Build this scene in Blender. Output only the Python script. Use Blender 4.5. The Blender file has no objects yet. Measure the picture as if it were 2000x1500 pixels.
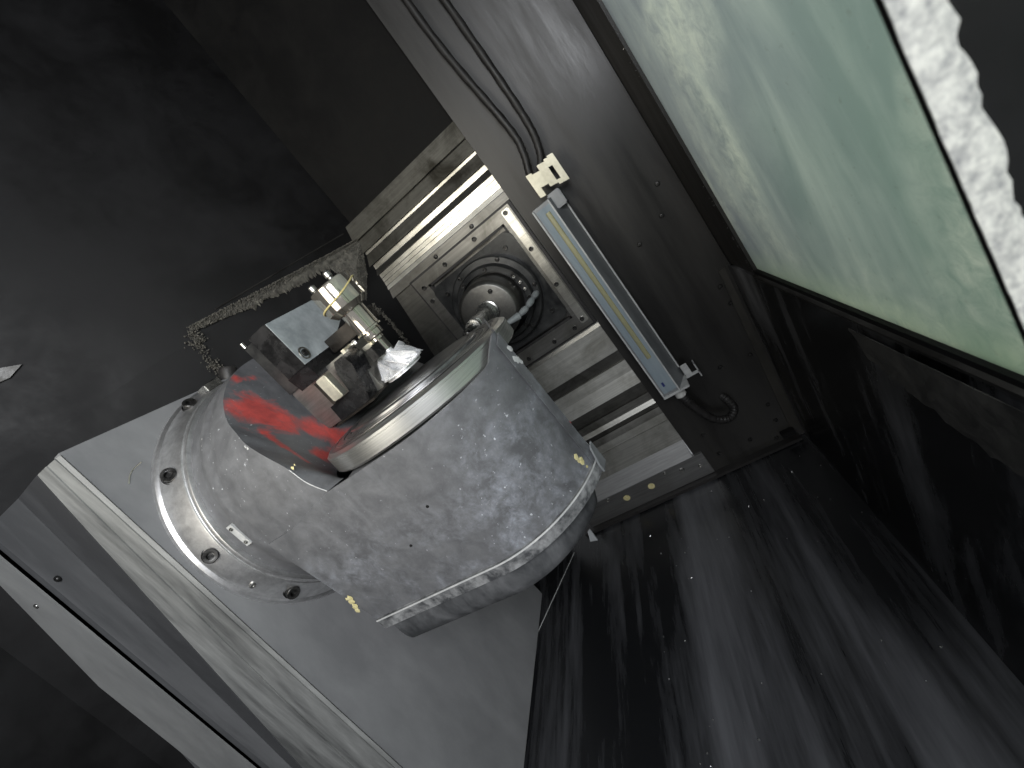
import bpy, bmesh, math, random
from mathutils import Vector, Matrix, noise
random.seed(7)
R = math.radians
scn = bpy.context.scene
COL = scn.collection

# ------------------------------------------------------------------ camera
cam_d = bpy.data.cameras.new('camera'); cam = bpy.data.objects.new('camera', cam_d); COL.objects.link(cam)
cam_d.sensor_width = 36; cam_d.lens = 16.2; cam_d.clip_start = 0.02; cam_d.clip_end = 50
XR = Vector((.77707296, .14828946, -.61169261)); YD = Vector((-.50246506, -.43913903, -.7447723)); ZF = Vector((-.37905998, .88609658, -.26673279))
m3 = Matrix((XR, -YD, -ZF)).transposed()
cam.matrix_world = m3.to_4x4()
cam_d.dof.use_dof = True; cam_d.dof.focus_distance = 1.0; cam_d.dof.aperture_fstop = 5.0
scn.camera = cam
# ------------------------------------------------------------------ world, lamps, exposure
w = bpy.data.worlds.new('World'); scn.world = w; w.use_nodes = True
bg = w.node_tree.nodes['Background']; bg.inputs[0].default_value = (.93, .96, 1, 1); bg.inputs[1].default_value = .26
def area(name, loc, target, size, size_y, power, col, spread=180):
    l = bpy.data.lights.new(name, 'AREA'); l.shape = 'RECTANGLE'; l.size = size; l.size_y = size_y; l.energy = power; l.color = col
    o = bpy.data.objects.new(name, l); COL.objects.link(o); o.location = loc
    l.spread = R(spread)
    o.rotation_euler = (Vector(target) - Vector(loc)).to_track_quat('-Z', 'Y').to_euler(); return o
area('shop_light', (.42, -.95, .75), (-.6, .8, -.15), .9, .8, 52, (.95, .97, 1))
area('warm_reflection_lamp', (-.76, -.05, .27), (-.45, 1.4, .0), .50, .72, 1.9, (1, .94, .80), 84)  # added unseen lamp, sized and spread for warm reflections on slats and shaft
area('window_daylight', (.75, .65, .25), (.1, .7, .0), 1.2, 1.2, 32, (.96, 1, .98))
scn.view_settings.view_transform = 'Standard'; scn.view_settings.look = 'None'
scn.view_settings.exposure = 0.0; scn.view_settings.gamma = 1.0
try:
    scn.cycles.max_bounces = 6; scn.cycles.diffuse_bounces = 3; scn.cycles.glossy_bounces = 4; scn.cycles.caustics_reflective = False; scn.cycles.caustics_refractive = False
    scn.cycles.sample_clamp_indirect = 4
except Exception: pass

# ------------------------------------------------------------------ materials
def new_mat(name):
    m = bpy.data.materials.new(name); m.use_nodes = True
    nt = m.node_tree; return m, nt, nt.nodes['Principled BSDF']
def nd(nt, t, **kw):
    n = nt.nodes.new(t)
    for k, v in kw.items(): setattr(n, k, v)
    return n
def coords(nt, scale=(1, 1, 1), rot=(0, 0, 0), world=True):
    mp = nd(nt, 'ShaderNodeMapping'); mp.inputs['Scale'].default_value = scale; mp.inputs['Rotation'].default_value = rot
    if world:
        g = nd(nt, 'ShaderNodeNewGeometry'); nt.links.new(g.outputs['Position'], mp.inputs[0])
    else:
        g = nd(nt, 'ShaderNodeTexCoord'); nt.links.new(g.outputs['Object'], mp.inputs[0])
    return mp.outputs[0]
def nz(nt, vec, scale, detail=5, rough=.6, dist=0):
    n = nd(nt, 'ShaderNodeTexNoise'); n.inputs['Scale'].default_value = scale; n.inputs['Detail'].default_value = detail
    n.inputs['Roughness'].default_value = rough; n.inputs['Distortion'].default_value = dist
    nt.links.new(vec, n.inputs['Vector']); return n.outputs['Fac']
def ramp(nt, fac, a, b, ca=(0, 0, 0, 1), cb=(1, 1, 1, 1)):
    if ca == (0, 0, 0, 1) and cb == (1, 1, 1, 1):
        r = nd(nt, 'ShaderNodeMapRange'); r.inputs['From Min'].default_value = a; r.inputs['From Max'].default_value = b
        nt.links.new(fac, r.inputs['Value']); return r.outputs[0]
    r = nd(nt, 'ShaderNodeValToRGB'); e = r.color_ramp.elements
    e[0].position = a; e[0].color = ca; e[1].position = b; e[1].color = cb
    nt.links.new(fac, r.inputs[0]); return r.outputs[0]
def mix(nt, fac, a, b):
    n = nd(nt, 'ShaderNodeMix'); n.data_type = 'RGBA'
    if isinstance(fac, float): n.inputs[0].default_value = fac
    else: nt.links.new(fac, n.inputs[0])
    for i, v in ((6, a), (7, b)):
        if isinstance(v, tuple): n.inputs[i].default_value = v
        else: nt.links.new(v, n.inputs[i])
    return n.outputs[2]
def mul(nt, a, b, op='MULTIPLY'):
    n = nd(nt, 'ShaderNodeMath', operation=op)
    for i, v in enumerate((a, b)):
        if isinstance(v, (int, float)): n.inputs[i].default_value = v
        else: nt.links.new(v, n.inputs[i])
    return n.outputs[0]
def bump(nt, bs, h, strength=.2, dist=.002):
    b = nd(nt, 'ShaderNodeBump'); b.inputs['Strength'].default_value = strength; b.inputs['Distance'].default_value = dist
    nt.links.new(h, b.inputs['Height']); nt.links.new(b.outputs[0], bs.inputs['Normal'])
def c4(c): return (c[0], c[1], c[2], 1) if not isinstance(c, (int, float)) else (c, c, c, 1)

def worn(name, base, var, scale=14, stretch=(1, 1, 1), rough=(.35, .6), metal=0., bmp=.15, spec=.5, speck=None, lim=(.40, .66)):
    """painted or bare metal with soft uneven wear; base/var are the two mixed colours"""
    m, nt, bs = new_mat(name)
    v = coords(nt, stretch)
    n1 = nz(nt, v, scale, 6, .62, .4); n2 = nz(nt, v, scale * 5.3, 5, .7)
    f = ramp(nt, mul(nt, mul(nt, n1, .75), mul(nt, n2, .25), 'ADD'), *lim)
    colr = mix(nt, f, c4(base), c4(var))
    if speck:
        s = nz(nt, coords(nt), speck[1], 2, .5); sf = ramp(nt, s, speck[2], speck[2] + .03)
        colr = mix(nt, sf, colr, c4(speck[0]))
    nt.links.new(colr, bs.inputs['Base Color'])
    mr = nd(nt, 'ShaderNodeMapRange'); mr.inputs['To Min'].default_value = rough[0]; mr.inputs['To Max'].default_value = rough[1]
    nt.links.new(f, mr.inputs['Value']); nt.links.new(mr.outputs[0], bs.inputs['Roughness'])
    bs.inputs['Metallic'].default_value = metal; bs.inputs['Specular IOR Level'].default_value = spec
    if bmp: bump(nt, bs, n2, bmp)
    return m

def body_mat(name, red=False, residue=.66):
    """grey machine enamel with dried bluish coolant residue, pale specks and, on the pocket, red dye"""
    m, nt, bs = new_mat(name)
    v = coords(nt)
    a = nz(nt, v, 5.5, 7, .68, .6); b = nz(nt, v, 26, 6, .72, .3); c = nz(nt, v, 130, 3, .6)
    grey = mix(nt, ramp(nt, b, .3, .7), (.082, .084, .090, 1), (.142, .145, .152, 1))
    patch = mul(nt, ramp(nt, a, .45, .66), ramp(nt, b, .40, .62))
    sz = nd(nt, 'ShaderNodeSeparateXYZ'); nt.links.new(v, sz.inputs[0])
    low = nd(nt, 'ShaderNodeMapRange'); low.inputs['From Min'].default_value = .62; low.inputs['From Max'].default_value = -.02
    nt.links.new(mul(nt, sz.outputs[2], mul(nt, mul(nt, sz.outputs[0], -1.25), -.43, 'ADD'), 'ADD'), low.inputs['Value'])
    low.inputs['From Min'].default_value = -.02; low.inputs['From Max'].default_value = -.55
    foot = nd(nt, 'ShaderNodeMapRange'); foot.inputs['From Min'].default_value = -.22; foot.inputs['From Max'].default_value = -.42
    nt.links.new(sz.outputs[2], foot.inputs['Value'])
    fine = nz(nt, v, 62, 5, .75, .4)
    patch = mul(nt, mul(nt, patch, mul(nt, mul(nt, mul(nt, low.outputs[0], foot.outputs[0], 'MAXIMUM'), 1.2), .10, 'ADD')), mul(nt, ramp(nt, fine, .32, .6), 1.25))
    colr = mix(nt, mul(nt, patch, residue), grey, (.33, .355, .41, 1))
    vs = coords(nt, (1, 1, .22)); streak = ramp(nt, nz(nt, vs, 16, 5, .6, .3), .55, .75)
    colr = mix(nt, mul(nt, streak, .22), colr, (.30, .31, .33, 1))
    colr = mix(nt, mul(nt, ramp(nt, c, .68, .73), ramp(nt, a, .40, .6)), colr, (.60, .62, .66, 1))
    if red:
        at = nd(nt, 'ShaderNodeAttribute'); at.attribute_name = 'dye'
        st = nz(nt, coords(nt, (1, .7, .35), (0, R(20), 0)), 24, 6, .68, 1.2)
        rf = ramp(nt, mul(nt, mul(nt, at.outputs['Fac'], 1.1), mul(nt, st, 2.3), 'ADD'), 1.65, 2.15)
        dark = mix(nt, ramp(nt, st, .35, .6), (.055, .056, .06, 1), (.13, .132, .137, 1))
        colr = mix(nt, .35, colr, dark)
        colr = mix(nt, mul(nt, rf, .93), colr, mix(nt, ramp(nt, b, .35, .65), (.34, .055, .05, 1), (.62, .085, .072, 1)))
    nt.links.new(colr, bs.inputs['Base Color'])
    mr = nd(nt, 'ShaderNodeMapRange'); mr.inputs['To Min'].default_value = .36; mr.inputs['To Max'].default_value = .62
    nt.links.new(b, mr.inputs['Value']); nt.links.new(mr.outputs[0], bs.inputs['Roughness'])
    bump(nt, bs, mul(nt, c, mul(nt, b, 2.), 'ADD'), .12, .0015)
    return m

def steel(name, base=.55, rough=.3, grain=(3, 200, 200), tint=(1, 1, 1), stain=None, world=True):
    """machined steel: fine grain lines across the long direction, optional stain colour"""
    m, nt, bs = new_mat(name)
    g = nz(nt, coords(nt, grain, world=world), 1., 4, .7); l = nz(nt, coords(nt), 9, 5, .65, .5)
    colr = mix(nt, ramp(nt, g, .3, .7), c4([base * t * .78 for t in tint]), c4([base * t * 1.15 for t in tint]))
    if stain: colr = mix(nt, mul(nt, ramp(nt, l, .42, .68), stain[3]), colr, c4(stain[:3]))
    nt.links.new(colr, bs.inputs['Base Color'])
    bs.inputs['Metallic'].default_value = .92
    mr = nd(nt, 'ShaderNodeMapRange'); mr.inputs['To Min'].default_value = rough * .75; mr.inputs['To Max'].default_value = rough * 1.35
    nt.links.new(l, mr.inputs['Value']); nt.links.new(mr.outputs[0], bs.inputs['Roughness'])
    bump(nt, bs, g, .10, .0006)
    return m

M = {}
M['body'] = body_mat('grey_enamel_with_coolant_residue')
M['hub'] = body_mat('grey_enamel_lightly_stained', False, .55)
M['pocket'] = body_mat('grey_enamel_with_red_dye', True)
M['dark'] = worn('black_enamel_panel', (.013, .0124, .0115), (.036, .0345, .032), 7, (1, 1, .12), (.28, .5), 0, .12, .45, ((.25, .26, .27), 260, .80))
M['darkfloor'] = worn('black_floor_with_reflection_streaks', (.009, .0095, .0105), (.095, .097, .106), 4.6, (1, .085, 1), (.26, .42), 0, .06, .5, ((.3, .31, .32), 240, .79), (.47, .66))  # pale streaks stand in for reflections of the wall covers
M['sidewall'] = worn('black_wall_with_coolant_runs', (.009, .0092, .0095), (.22, .225, .24), 5.0, (1, .8, .12), (.24, .45), 0, .12, .45, ((.25, .26, .27), 260, .80), (.49, .68))
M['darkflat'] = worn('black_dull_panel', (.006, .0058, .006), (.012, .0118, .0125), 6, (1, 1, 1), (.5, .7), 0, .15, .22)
M['shadewall'] = worn('shaded_black_wall', (.006, .0058, .0055), (.013, .0125, .0115), 9, (1, 1, 1), (.6, .8), 0, .2, .12)  # the upper wall's shade is put into this darker black
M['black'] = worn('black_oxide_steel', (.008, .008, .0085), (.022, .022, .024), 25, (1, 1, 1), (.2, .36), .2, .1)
M['jaw'] = worn('brown_black_steel', (.022, .019, .017), (.05, .044, .038), 18, (1, 1, 1), (.25, .42), .6, .1)
M['rubber'] = worn('black_corrugated_hose', (.014, .013, .013), (.03, .028, .027), 40, (1, 1, 1), (.45, .65), 0, .1)
M['flange'] = worn('dark_grey_spindle_steel', (.03, .031, .032), (.07, .071, .07), 16, (1, 1, 1), (.28, .45), .55, .1)
M['nose'] = steel('grey_spindle_nose', .17, .38, (90, 90, 90), (1, .98, .92))
M['frame'] = steel('stained_frame_steel', .27, .36, (4, 150, 150), (1, .98, .92), (.09, .085, .07, .7))
M['recess'] = steel('recess_steel', .24, .34, (60, 60, 60), (1, .97, .9), (.05, .05, .048, .8))
M['cover'] = steel('way_cover_steel', .70, .30, (3, 120, 170), (1, .98, .90), (.15, .14, .11, .65))
M['coverdull'] = steel('way_cover_coolant_film', .62, .44, (3, 120, 170), (1, .99, .92), (.20, .19, .155, .6))
M['coverold'] = steel('way_cover_dirty_upper', .22, .48, (3, 120, 170), (1, .97, .85), (.05, .046, .036, .95))
M['coverdark'] = steel('way_cover_dark_strip', .24, .36, (3, 120, 170), (1, .98, .90), (.05, .048, .04, .7))
M['ring'] = steel('turned_ring_steel', .74, .34, (60, 60, 60), (1, 1, 1.01))
M['rim'] = steel('turned_disc_rim', .66, .30, (2.5, 2.5, 420), (1, 1, .97))
M['discface'] = steel('disc_face_steel', .36, .30, (40, 40, 40), (1, 1, 1.02), (.10, .10, .105, .7))
M['plate'] = steel('ground_plate_steel', .36, .34, (8, 160, 160), (1, 1, .99))
M['chrome'] = steel('polished_shaft', .74, .085, (2, 2, 2), (1, .93, .82))
M['bright'] = worn('freshly_milled_aluminium', (.84, .85, .87), (.97, .97, .98), 50, (1, 1, 1), (.2, .34), .45, .1)
M['block'] = worn('clamp_block_lit_side', (.30, .33, .345), (.56, .60, .615), 13, (1, 1, 1), (.32, .45), .15, .06)  # lit tone of the clamp block's right side
M['brushed'] = steel('brushed_grey_base', .30, .36, (10, 10, 160), (1, .99, .94), (.1, .1, .09, .4))
M['cream'] = steel('bright_key_steel', .85, .30, (50, 50, 50), (1, .97, .84))
M['bolt'] = worn('bolt_black_oxide', (.03, .03, .03), (.075, .073, .07), 60, (1, 1, 1), (.25, .4), .7, 0)
M['boltsteel'] = worn('bolt_steel', (.30, .30, .29), (.5, .49, .46), 60, (1, 1, 1), (.22, .35), .9, 0)
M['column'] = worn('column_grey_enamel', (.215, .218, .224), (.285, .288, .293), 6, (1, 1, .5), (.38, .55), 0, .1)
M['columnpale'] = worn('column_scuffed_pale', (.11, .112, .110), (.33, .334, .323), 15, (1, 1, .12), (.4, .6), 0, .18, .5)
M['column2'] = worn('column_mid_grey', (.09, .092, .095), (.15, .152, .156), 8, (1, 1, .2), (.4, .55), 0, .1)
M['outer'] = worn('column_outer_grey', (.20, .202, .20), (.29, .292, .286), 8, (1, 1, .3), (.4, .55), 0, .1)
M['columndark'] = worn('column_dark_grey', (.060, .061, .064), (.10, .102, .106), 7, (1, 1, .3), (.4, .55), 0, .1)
M['lamp'] = worn('lamp_grey_housing', (.20, .21, .22), (.29, .30, .31), 12, (1, 1, .3), (.35, .5), .3, .05)
M['tube'] = worn('yellowed_tube', (.27, .26, .15), (.36, .345, .21), 9, (1, 1, .3), (.25, .4), 0, 0)
M['gasket'] = worn('pale_gasket', (.42, .43, .43), (.6, .6, .59), 30, (1, 1, 1), (.45, .6), 0, .05)
M['whiteplastic'] = worn('white_plastic', (.50, .50, .48), (.68, .68, .65), 20, (1, 1, 1), (.4, .55), 0, .05)
M['bracket'] = worn('cream_bracket_metal', (.62, .59, .46), (.80, .77, .63), 20, (1, 1, 1), (.3, .45), .35, .05)
M['nozzle'] = worn('grey_blue_plastic', (.18, .20, .205), (.28, .30, .305), 30, (1, 1, 1), (.4, .5), 0, 0)
M['band'] = worn('yellow_rubber_band', (.50, .42, .18), (.62, .54, .26), 60, (1, 1, 1), (.5, .6), 0, 0)
M['sludge'] = worn('chip_sludge', (.06, .056, .048), (.17, .16, .135), 60, (1, 1, 1), (.6, .9), 0, .6)
M['chip'] = worn('bright_metal_chips', (.6, .6, .6), (.85, .85, .83), 60, (1, 1, 1), (.2, .35), .9, 0)
M['yellowpaint'] = worn('yellow_flake', (.55, .48, .22), (.72, .66, .40), 90, (1, 1, 1), (.5, .7), 0, .2)
M['reddye'] = worn('red_dye', (.50, .05, .042), (.78, .10, .085), 60, (1, 1, 1), (.5, .6), 0, .1)
M['strip'] = worn('brown_black_strip', (.022, .021, .018), (.05, .047, .040), 20, (1, 1, .3), (.4, .6), 0, .2)
M['peel'] = worn('peeling_lip_paint', (.05, .052, .056), (.34, .345, .35), 26, (1, 1, 1), (.35, .55), 0, .35)
M['pan'] = worn('dull_dark_pan', (.040, .042, .045), (.13, .133, .14), 16, (1, 1, .5), (.45, .65), 0, .2)
# dirty glass panel of the door
def glass_mat():
    m, nt, bs = new_mat('dirty_frosted_green_pane')
    v1 = coords(nt, (1, 1.3, .30), (R(-30), 0, 0)); s = nz(nt, v1, 5, 7, .66, .6)
    p = nz(nt, coords(nt), 70, 4, .6); big = nz(nt, coords(nt), 2.6, 3, .5)
    sp_ = nd(nt, 'ShaderNodeSeparateXYZ'); nt.links.new(coords(nt), sp_.inputs[0])
    gr = mul(nt, mul(nt, mul(nt, sp_.outputs[1], -1.1), mul(nt, sp_.outputs[2], -.9), 'ADD'), mul(nt, big, .8), 'ADD')
    colr = mix(nt, ramp(nt, gr, -.75, .55), (.39, .415, .425, 1), (.37, .475, .39, 1))
    colr = mix(nt, mul(nt, ramp(nt, s, .44, .70), .6), colr, (.62, .65, .60, 1))
    colr = mix(nt, mul(nt, ramp(nt, p, .64, .72), .35), colr, (.27, .27, .24, 1))
    g1 = nz(nt, coords(nt), 34, 7, .75, .6); g2 = nz(nt, coords(nt), 150, 3, .7)
    drift = mul(nt, ramp(nt, nz(nt, coords(nt, (1, 1, .6), (R(-35), 0, 0)), 3.4, 4, .6, .6), .46, .62), ramp(nt, g1, .36, .62))
    colr = mix(nt, mul(nt, drift, .85), colr, (.66, .68, .61, 1))
    colr = mix(nt, mul(nt, ramp(nt, g2, .66, .74), .5), colr, (.30, .31, .27, 1))
    rim_ = nd(nt, 'ShaderNodeMapRange'); rim_.inputs['From Min'].default_value = -.40; rim_.inputs['From Max'].default_value = -.484; nt.links.new(sp_.outputs[2], rim_.inputs['Value'])
    colr = mix(nt, mul(nt, mul(nt, rim_.outputs[0], g1), .7), colr, (.58, .66, .48, 1))
    nt.links.new(colr, bs.inputs['Base Color']); bs.inputs['Roughness'].default_value = .32
    tr = nd(nt, 'ShaderNodeBsdfTranslucent'); nt.links.new(colr, tr.inputs['Color'])
    mx = nd(nt, 'ShaderNodeMixShader'); mx.inputs[0].default_value = .5
    nt.links.new(bs.outputs[0], mx.inputs[1]); nt.links.new(tr.outputs[0], mx.inputs[2])
    nt.links.new(mx.outputs[0], nt.nodes['Material Output'].inputs['Surface']); return m
M['pane'] = glass_mat()
def post_mat():
    m, nt, bs = new_mat('white_paint_flaking_off_black')
    v = coords(nt, world=False); n1 = nz(nt, v, 60, 7, .72, .8); n2 = nz(nt, v, 160, 5, .7)
    colr = mix(nt, ramp(nt, mul(nt, n2, mul(nt, n1, .8), 'ADD'), .66, 1.05), (.26, .26, .265, 1), (.74, .73, .67, 1))
    nt.links.new(colr, bs.inputs['Base Color']); bs.inputs['Roughness'].default_value = .6
    bump(nt, bs, n2, .5, .002); return m
M['post'] = post_mat()
def window_lamp_mat():
    m, nt, bs = new_mat('lamp_cover_glass')
    bs.inputs['Base Color'].default_value = (.20, .25, .28, 1); bs.inputs['Roughness'].default_value = .22
    bs.inputs['Coat Weight'].default_value = .4
    n = nz(nt, coords(nt, (1, 1, .1)), 30, 4); nt.links.new(mix(nt, ramp(nt, n, .35, .7), (.20, .25, .29, 1), (.30, .35, .38, 1)), bs.inputs['Base Color'])
    return m
M['lampglass'] = window_lamp_mat()

# ------------------------------------------------------------------ object helpers (all builders work in world coordinates)
def children_origin(parent):
    return Vector(parent.get('o', (0, 0, 0))) if parent else Vector((0, 0, 0))
def obj(name, bm, mat, parent=None, smooth=35, kind=None, bevel=0):
    if bevel:
        es = [e for e in bm.edges if len(e.link_faces) == 2 and e.calc_face_angle(0) > R(40)]
        bmesh.ops.bevel(bm, geom=es, offset=bevel, segments=2, affect='EDGES', clamp_overlap=True)
    bmesh.ops.recalc_face_normals(bm, faces=bm.faces)
    me = bpy.data.meshes.new(name)
    c = Vector((0, 0, 0))
    for v in bm.verts: c += v.co
    c /= max(1, len(bm.verts))
    for v in bm.verts: v.co -= c
    bm.to_mesh(me); bm.free()
    me.materials.append(mat)
    for p in me.polygons: p.use_smooth = True
    me.set_sharp_from_angle(angle=R(smooth))
    o = bpy.data.objects.new(name, me); COL.objects.link(o)
    o['o'] = tuple(c)
    if parent:
        o.parent = parent; o.location = c - children_origin(parent)
    else: o.location = c
    if kind: o['kind'] = kind
    return o
def thing(name, label, cat, loc, group=None):
    o = bpy.data.objects.new(name, None); COL.objects.link(o); o.location = loc; o['o'] = tuple(loc)
    o.empty_display_size = .05; o['label'] = label; o['category'] = cat
    if group: o['group'] = group
    return o
def tag(o, label, cat, group=None):
    o['label'] = label; o['category'] = cat
    if group: o['group'] = group
    return o
def place(name, me, mtx, parent):
    """another instance of a shared mesh, e.g. a bolt"""
    o = bpy.data.objects.new(name, me); COL.objects.link(o)
    base = children_origin(parent); o['o'] = tuple(mtx.translation)
    o.parent = parent; l = mtx.copy(); l.translation = mtx.translation - base; o.matrix_local = l
    return o
def box(bm, x0, x1, y0, y1, z0, z1, mtx=None):
    r = bmesh.ops.create_cube(bm, size=1)
    for v in r['verts']:
        v.co = Vector(((x0 + x1) / 2 + v.co.x * (x1 - x0), (y0 + y1) / 2 + v.co.y * (y1 - y0), (z0 + z1) / 2 + v.co.z * (z1 - z0)))
        if mtx: v.co = mtx @ v.co
    return bm
def B(*a, mtx=None): return box(bmesh.new(), *a, mtx=mtx)
def prism(pts, ext, bm=None):
    """planar polygon (list of 3-D points) extruded by vector ext"""
    bm = bm or bmesh.new(); ext = Vector(ext)
    a = [bm.verts.new(Vector(p)) for p in pts]; b = [bm.verts.new(Vector(p) + ext) for p in pts]
    n = len(pts); bm.faces.new(a); bm.faces.new(b[::-1])
    for i in range(n): bm.faces.new((a[i], b[i], b[(i + 1) % n], a[(i + 1) % n]))
    return bm
def axis_frame(origin, axis):
    q = Vector(axis).to_track_quat('Z', 'Y'); return Matrix.Translation(Vector(origin)) @ q.to_matrix().to_4x4()
def lathe(prof, origin=(0, 0, 0), axis=(0, 0, 1), n=64, bm=None, closed=False, scale=(1, 1)):
    bm = bm or bmesh.new(); mt = axis_frame(origin, axis); rows = []
    for r, z in prof:
        if r < 1e-6: rows.append([bm.verts.new(mt @ Vector((0, 0, z)))])
        else: rows.append([bm.verts.new(mt @ Vector((r * scale[0] * math.cos(2 * math.pi * i / n), r * scale[1] * math.sin(2 * math.pi * i / n), z))) for i in range(n)])
    for a, b in zip(rows, rows[1:] + ([rows[0]] if closed else [])):
        for i in range(n):
            j = (i + 1) % n
            if len(a) == 1 and len(b) == 1: continue
            if len(a) == 1: bm.faces.new((a[0], b[i], b[j]))
            elif len(b) == 1: bm.faces.new((a[i], a[j], b[0]))
            else: bm.faces.new((a[i], a[j], b[j], b[i]))
    return bm
def tube(pts, rad, n=10, bm=None, sub=6, ribs=0, cap=True):
    bm = bm or bmesh.new(); P_ = [Vector(p) for p in pts]; path = []
    for i in range(len(P_) - 1):
        p0 = P_[max(i - 1, 0)]; p1 = P_[i]; p2 = P_[i + 1]; p3 = P_[min(i + 2, len(P_) - 1)]
        for k in range(sub):
            t = k / sub
            path.append(.5 * ((2 * p1) + (p2 - p0) * t + (2 * p0 - 5 * p1 + 4 * p2 - p3) * t * t + (3 * p1 - p0 - 3 * p2 + p3) * t ** 3))
    path.append(P_[-1]); rings = []; up = Vector((.3, .2, .93))
    for i, p in enumerate(path):
        d = (path[min(i + 1, len(path) - 1)] - path[max(i - 1, 0)]).normalized()
        s = d.cross(up).normalized(); u = s.cross(d); up = u
        rr = rad * (1 + (.16 if ribs and i % 2 else 0)) if not callable(rad) else rad(i / (len(path) - 1))
        rings.append([bm.verts.new(p + rr * (math.cos(2 * math.pi * k / n) * s + math.sin(2 * math.pi * k / n) * u)) for k in range(n)])
    for a, b in zip(rings, rings[1:]):
        for k in range(n): bm.faces.new((a[k], a[(k + 1) % n], b[(k + 1) % n], b[k]))
    if cap: bm.faces.new(rings[0][::-1]); bm.faces.new(rings[-1])
    return bm
def grid(rows, bm=None):
    """sheet through a 2-D list of points"""
    bm = bm or bmesh.new(); V = [[bm.verts.new(Vector(p)) for p in r] for r in rows]
    for a, b in zip(V, V[1:]):
        for i in range(len(a) - 1): bm.faces.new((a[i], a[i + 1], b[i + 1], b[i]))
    return bm
def thicken(bm, t):
    bmesh.ops.recalc_face_normals(bm, faces=bm.faces)
    bmesh.ops.solidify(bm, geom=bm.faces[:], thickness=t); return bm
def mesh_only(name, bm, mat):
    bmesh.ops.recalc_face_normals(bm, faces=bm.faces)
    me = bpy.data.meshes.new(name); bm.to_mesh(me); bm.free(); me.materials.append(mat)
    for p in me.polygons: p.use_smooth = True
    me.set_sharp_from_angle(angle=R(35)); return me
def socket_mesh(name, r, h, mat):
    return mesh_only(name, lathe([(0, h * .35), (r * .5, h * .35), (r * .5, h * .98), (r * .56, h), (r * .92, h), (r, h * .9), (r, 0), (r * .9, -h * .1), (0, -h * .1)], n=18), mat)
def button_mesh(name, r, h, mat):
    return mesh_only(name, lathe([(0, h * .55), (r * .38, h * .55), (r * .42, h), (r * .8, h * .9), (r, h * .4), (r, 0), (0, -h * .1)], n=14), mat)

SOCKET = socket_mesh('socket_bolt', .0140, .013, M['bolt'])
SMALLSOCKET = socket_mesh('small_socket_bolt', .0075, .006, M['bolt'])
SMALLSTEEL = button_mesh('steel_screw', .0068, .005, M['boltsteel'])
TINYDARK = button_mesh('dark_screw', .0075, .005, M['bolt'])

# ================================================================== the setting
# back panel right of the spindle wall, with its slanted lower right corner
BY = 1.485
back = obj('back_wall', prism([(-.2545, BY, 1.5), (.165, BY, 1.5), (.165, BY, -.60), (.112, BY, -1.168), (-.2545, BY, -1.168)], (0, .02, 0)), M['dark'], kind='structure', bevel=.002)
for x, z in [(.112, -.18), (-.017, -.295), (.111, -.547), (.112, -.613), (.081, -.803), (.077, -.262), (-.014, -.791), (.047, -1.001), (.042, -1.07), (-.186, -.996), (-.062, -1.097), (-.177, -1.094), (.014, -1.138)]:
    place('screw', TINYDARK, axis_frame((x, BY, z), (0, -1, 0)), back)
obj('edge_strip', prism([(.128, BY, -.50), (.148, BY, -.50), (.096, BY, -1.13), (.066, BY, -1.13)], (0, -.006, 0)), M['strip'], back, bevel=.0015)
obj('edge_bracket', B(.03, .075, 1.462, BY, -1.14, -1.118), M['darkflat'], back, bevel=.002)
obj('upper_wall', B(-1.6, .30, 1.53, 1.56, .318, 1.6), M['shadewall'], kind='structure')
obj('floor', B(-2.2, .40, -1.2, 1.55, -1.21, -1.17), M['darkfloor'], kind='structure')
# right side: upright door wall with the pane in it, sloping dark wall below
def rx(y): return .165 + .089 * (1.5 - y)
def lower_x(y): return .108 + .055 * (1.5 - y) * .6
rows = []
for k in range(9):
    t = k / 8; row = []
    for j in range(13):
        y = 1.52 - 2.4 * j / 12
        row.append(((rx(y) + .004) * (1 - t) + lower_x(y) * t, y, -.50 * (1 - t) - 1.18 * t))
    rows.append(row)
obj('sloping_side_wall', thicken(grid(rows), .012), M['sidewall'], kind='structure')
obj('side_wall', prism([(rx(1.52), 1.52, -.505), (rx(1.27), 1.27, -.505), (rx(1.27), 1.27, 1.5), (rx(1.52), 1.52, 1.5)], (.012, 0, 0)), M['dark'], kind='structure', bevel=.001)
# left wall: dull black panels meeting the spindle wall at an angle
LW = [(-.738, 1.53), (-1.05, .86), (-1.42, .45), (-1.55, -.9)]
rows = [[(x - max(0, .262 - z) * .15, y, z) for x, y in LW] for z in (-1.2, -.5, 0, .262, .2625, 1.6)]
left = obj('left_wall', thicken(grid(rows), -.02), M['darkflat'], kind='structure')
obj('ceiling', B(-1.9, .5, -1.3, 1.6, 1.5, 1.53), M['darkflat'], kind='structure')
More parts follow.
